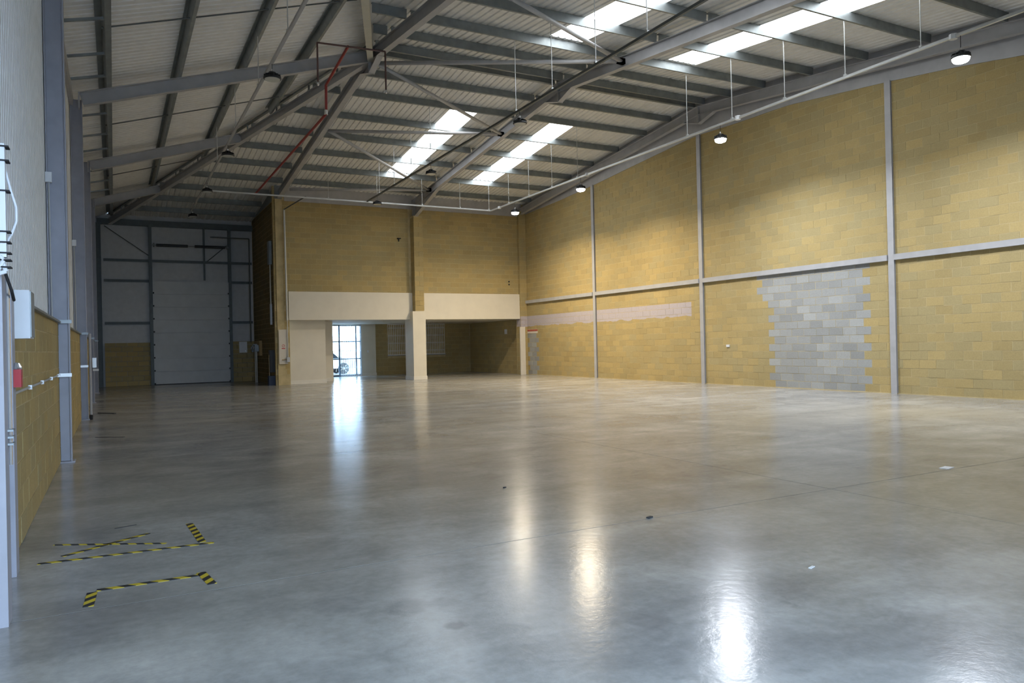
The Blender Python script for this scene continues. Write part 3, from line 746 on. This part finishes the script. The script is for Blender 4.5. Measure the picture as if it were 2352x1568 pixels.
MB().tube([(.01, -.06, .12), (0, -.06, .35), (-.005, -.06, .66)], .009).build('red_cable', 'red_plastic', al)
cn = thing('wall_conduit', 'thin galvanised conduit along the left block wall at waist height', 'conduit', None, (-.69, 6.5, 1.25))
MB().tube([(0, 0, 0), (0, 5.85, 0)], .012).build('pipe', 'trunking', cn)
for y in (.3, 1.6, 2.9, 4.2, 5.5): B(-.01, .02, y, y+.04, -.02, .02).build('saddle', 'trunking', cn)
for (y, z, l) in ((12.33, 4.03, 'nearest'), (19.93, 4.09, 'second')):
    s_ = thing('sensor_box', 'small white sensor box high on the %s left wall column' % l, 'sensor', 'column sensors', (-.77, y, z))
    B(-.04, .04, -.07, 0, -.07, .07).build('case', 'white_plastic', s_); MB().tube([(0, -.02, -.07), (.01, -.02, -2.0)], .008).build('cable', 'trunking', s_)
bxx = thing('wall_box', 'small grey box on the far left column above the floor', 'electrical box', None, (-.55, 26.3, .9))
B(-.05, .06, -.1, 0, .2, .5).build('case', 'trunking', bxx); B(-.04, .12, -.12, -.1, .1, .16).build('shelf', 'white_plastic', bxx)
dp = thing('down_pipe', 'pale downpipe on the second left column with black shoe', 'pipe', None, (-.5, 19.95, 0))
MB().tube([(0, 0, .1), (0, 0, 2.0)], .026).build('pipe', 'steel_grey', dp); MB().lathe([(.035, 0), (.04, .1), (.03, .12)], (0, 0, 0), 12).build('shoe', 'rubber', dp)

# right wall / far wall small items
tag(B(XR-.03, XR, 18.62, 18.76, 1.27, 1.35).build('wall_socket', 'white_plastic'), 'small white socket on the gable wall left of the grey block patch', 'socket')
tag(B(XR-.03, XR, 34.6, 34.85, 2.05, 2.3).build('switch_box', 'white_plastic'), 'white switch box on the shadowed lobby side wall', 'switch')
for z, l in ((4.46, 'lower'), (4.60, 'upper')):
    tag(MB().lathe([(.03, -.03), (.04, -.02), (.04, 0)], (17.25, YF+.1, z), 10, 'y').build('wall_stud', 'rubber'), 'small black stud on the far block wall near the corner, %s of pair' % l, 'stud')
hk = thing('wall_bracket', 'small black bracket high on the far block wall left of the column', 'bracket', None, (11.58, YF+.1, 6.45))
B(-.08, .08, -.14, 0, 0, .03).build('arm', 'rubber', hk); B(-.02, .02, -.05, 0, -.12, 0).build('stem', 'rubber', hk)

# ------------------------------------------------------------------ floor tape and scraps
def tape(p0, p1, w_, label):
    a, b = Vector((*p0, 0)), Vector((*p1, 0)); L_ = (b-a).length
    o = B(0, L_, -w_/2, w_/2, .0005, .003).build('hazard_tape', 'tape'); o.location = a; o.rotation_euler = (0, 0, math.atan2(b.y-a.y, b.x-a.x))
    tag(o, label, 'tape', 'yellow and black floor tapes')
tape((-.53, 6.54), (.68, 6.47), .045, 'longest yellow and black tape strip on the floor')
tape((.565, 7.30), (.60, 6.54), .06, 'yellow and black tape strip at right end of the longest strip')
tape((-.46, 7.12), (.34, 6.66), .03, 'thin yellow and black tape strip crossing behind the longest one')
tape((-.38, 6.68), (.23, 7.11), .045, 'diagonal yellow and black tape strip rising to the right')
tape((-.13, 5.60), (.49, 5.59), .05, 'yellow and black tape strip nearest the viewer')
tape((-.17, 5.27), (-.155, 5.57), .06, 'short yellow and black tape piece at left end of nearest strip')
tape((.505, 5.65), (.545, 5.33), .06, 'short yellow and black tape piece at right end of nearest strip')
def scrap(name, x, y, lx, ly, m, label, rz=0, h=.004):
    o = B(-lx/2, lx/2, -ly/2, ly/2, 0, h).build(name, m); o.location = (x, y, .0005); o.rotation_euler = (0, 0, rz); tag(o, label, 'scrap')
scrap('paper_scrap', 8.47, 5.29, .17, .10, 'paper', 'white paper scrap on the floor joint at right', .2)
scrap('paper_scrap', 4.11, 3.51, .06, .02, 'paper', 'tiny white paper sliver on the near floor', .3)
scrap('dirt_lump', 4.10, 5.22, .06, .03, 'debris', 'small dark dirt lump lying on the floor joint', .3, .012)
scrap('dirt_lump', 3.68, 7.16, .03, .02, 'debris', 'tiny dark dirt speck in the middle of floor', .3, .01)
scrap('timber_offcut', -.2, 21.7, .6, .06, 'debris', 'dark timber offcut on the floor by the second left column', -.9, .02)
scrap('floor_strip', -.1, 15.55, .55, .05, 'debris', 'dark strip on the floor between the two nearest left columns', -.6, .006)
scrap('floor_strip', .06, 7.5, .18, .02, 'debris', 'short dark mark strip on the floor behind the tapes', .3, .003)
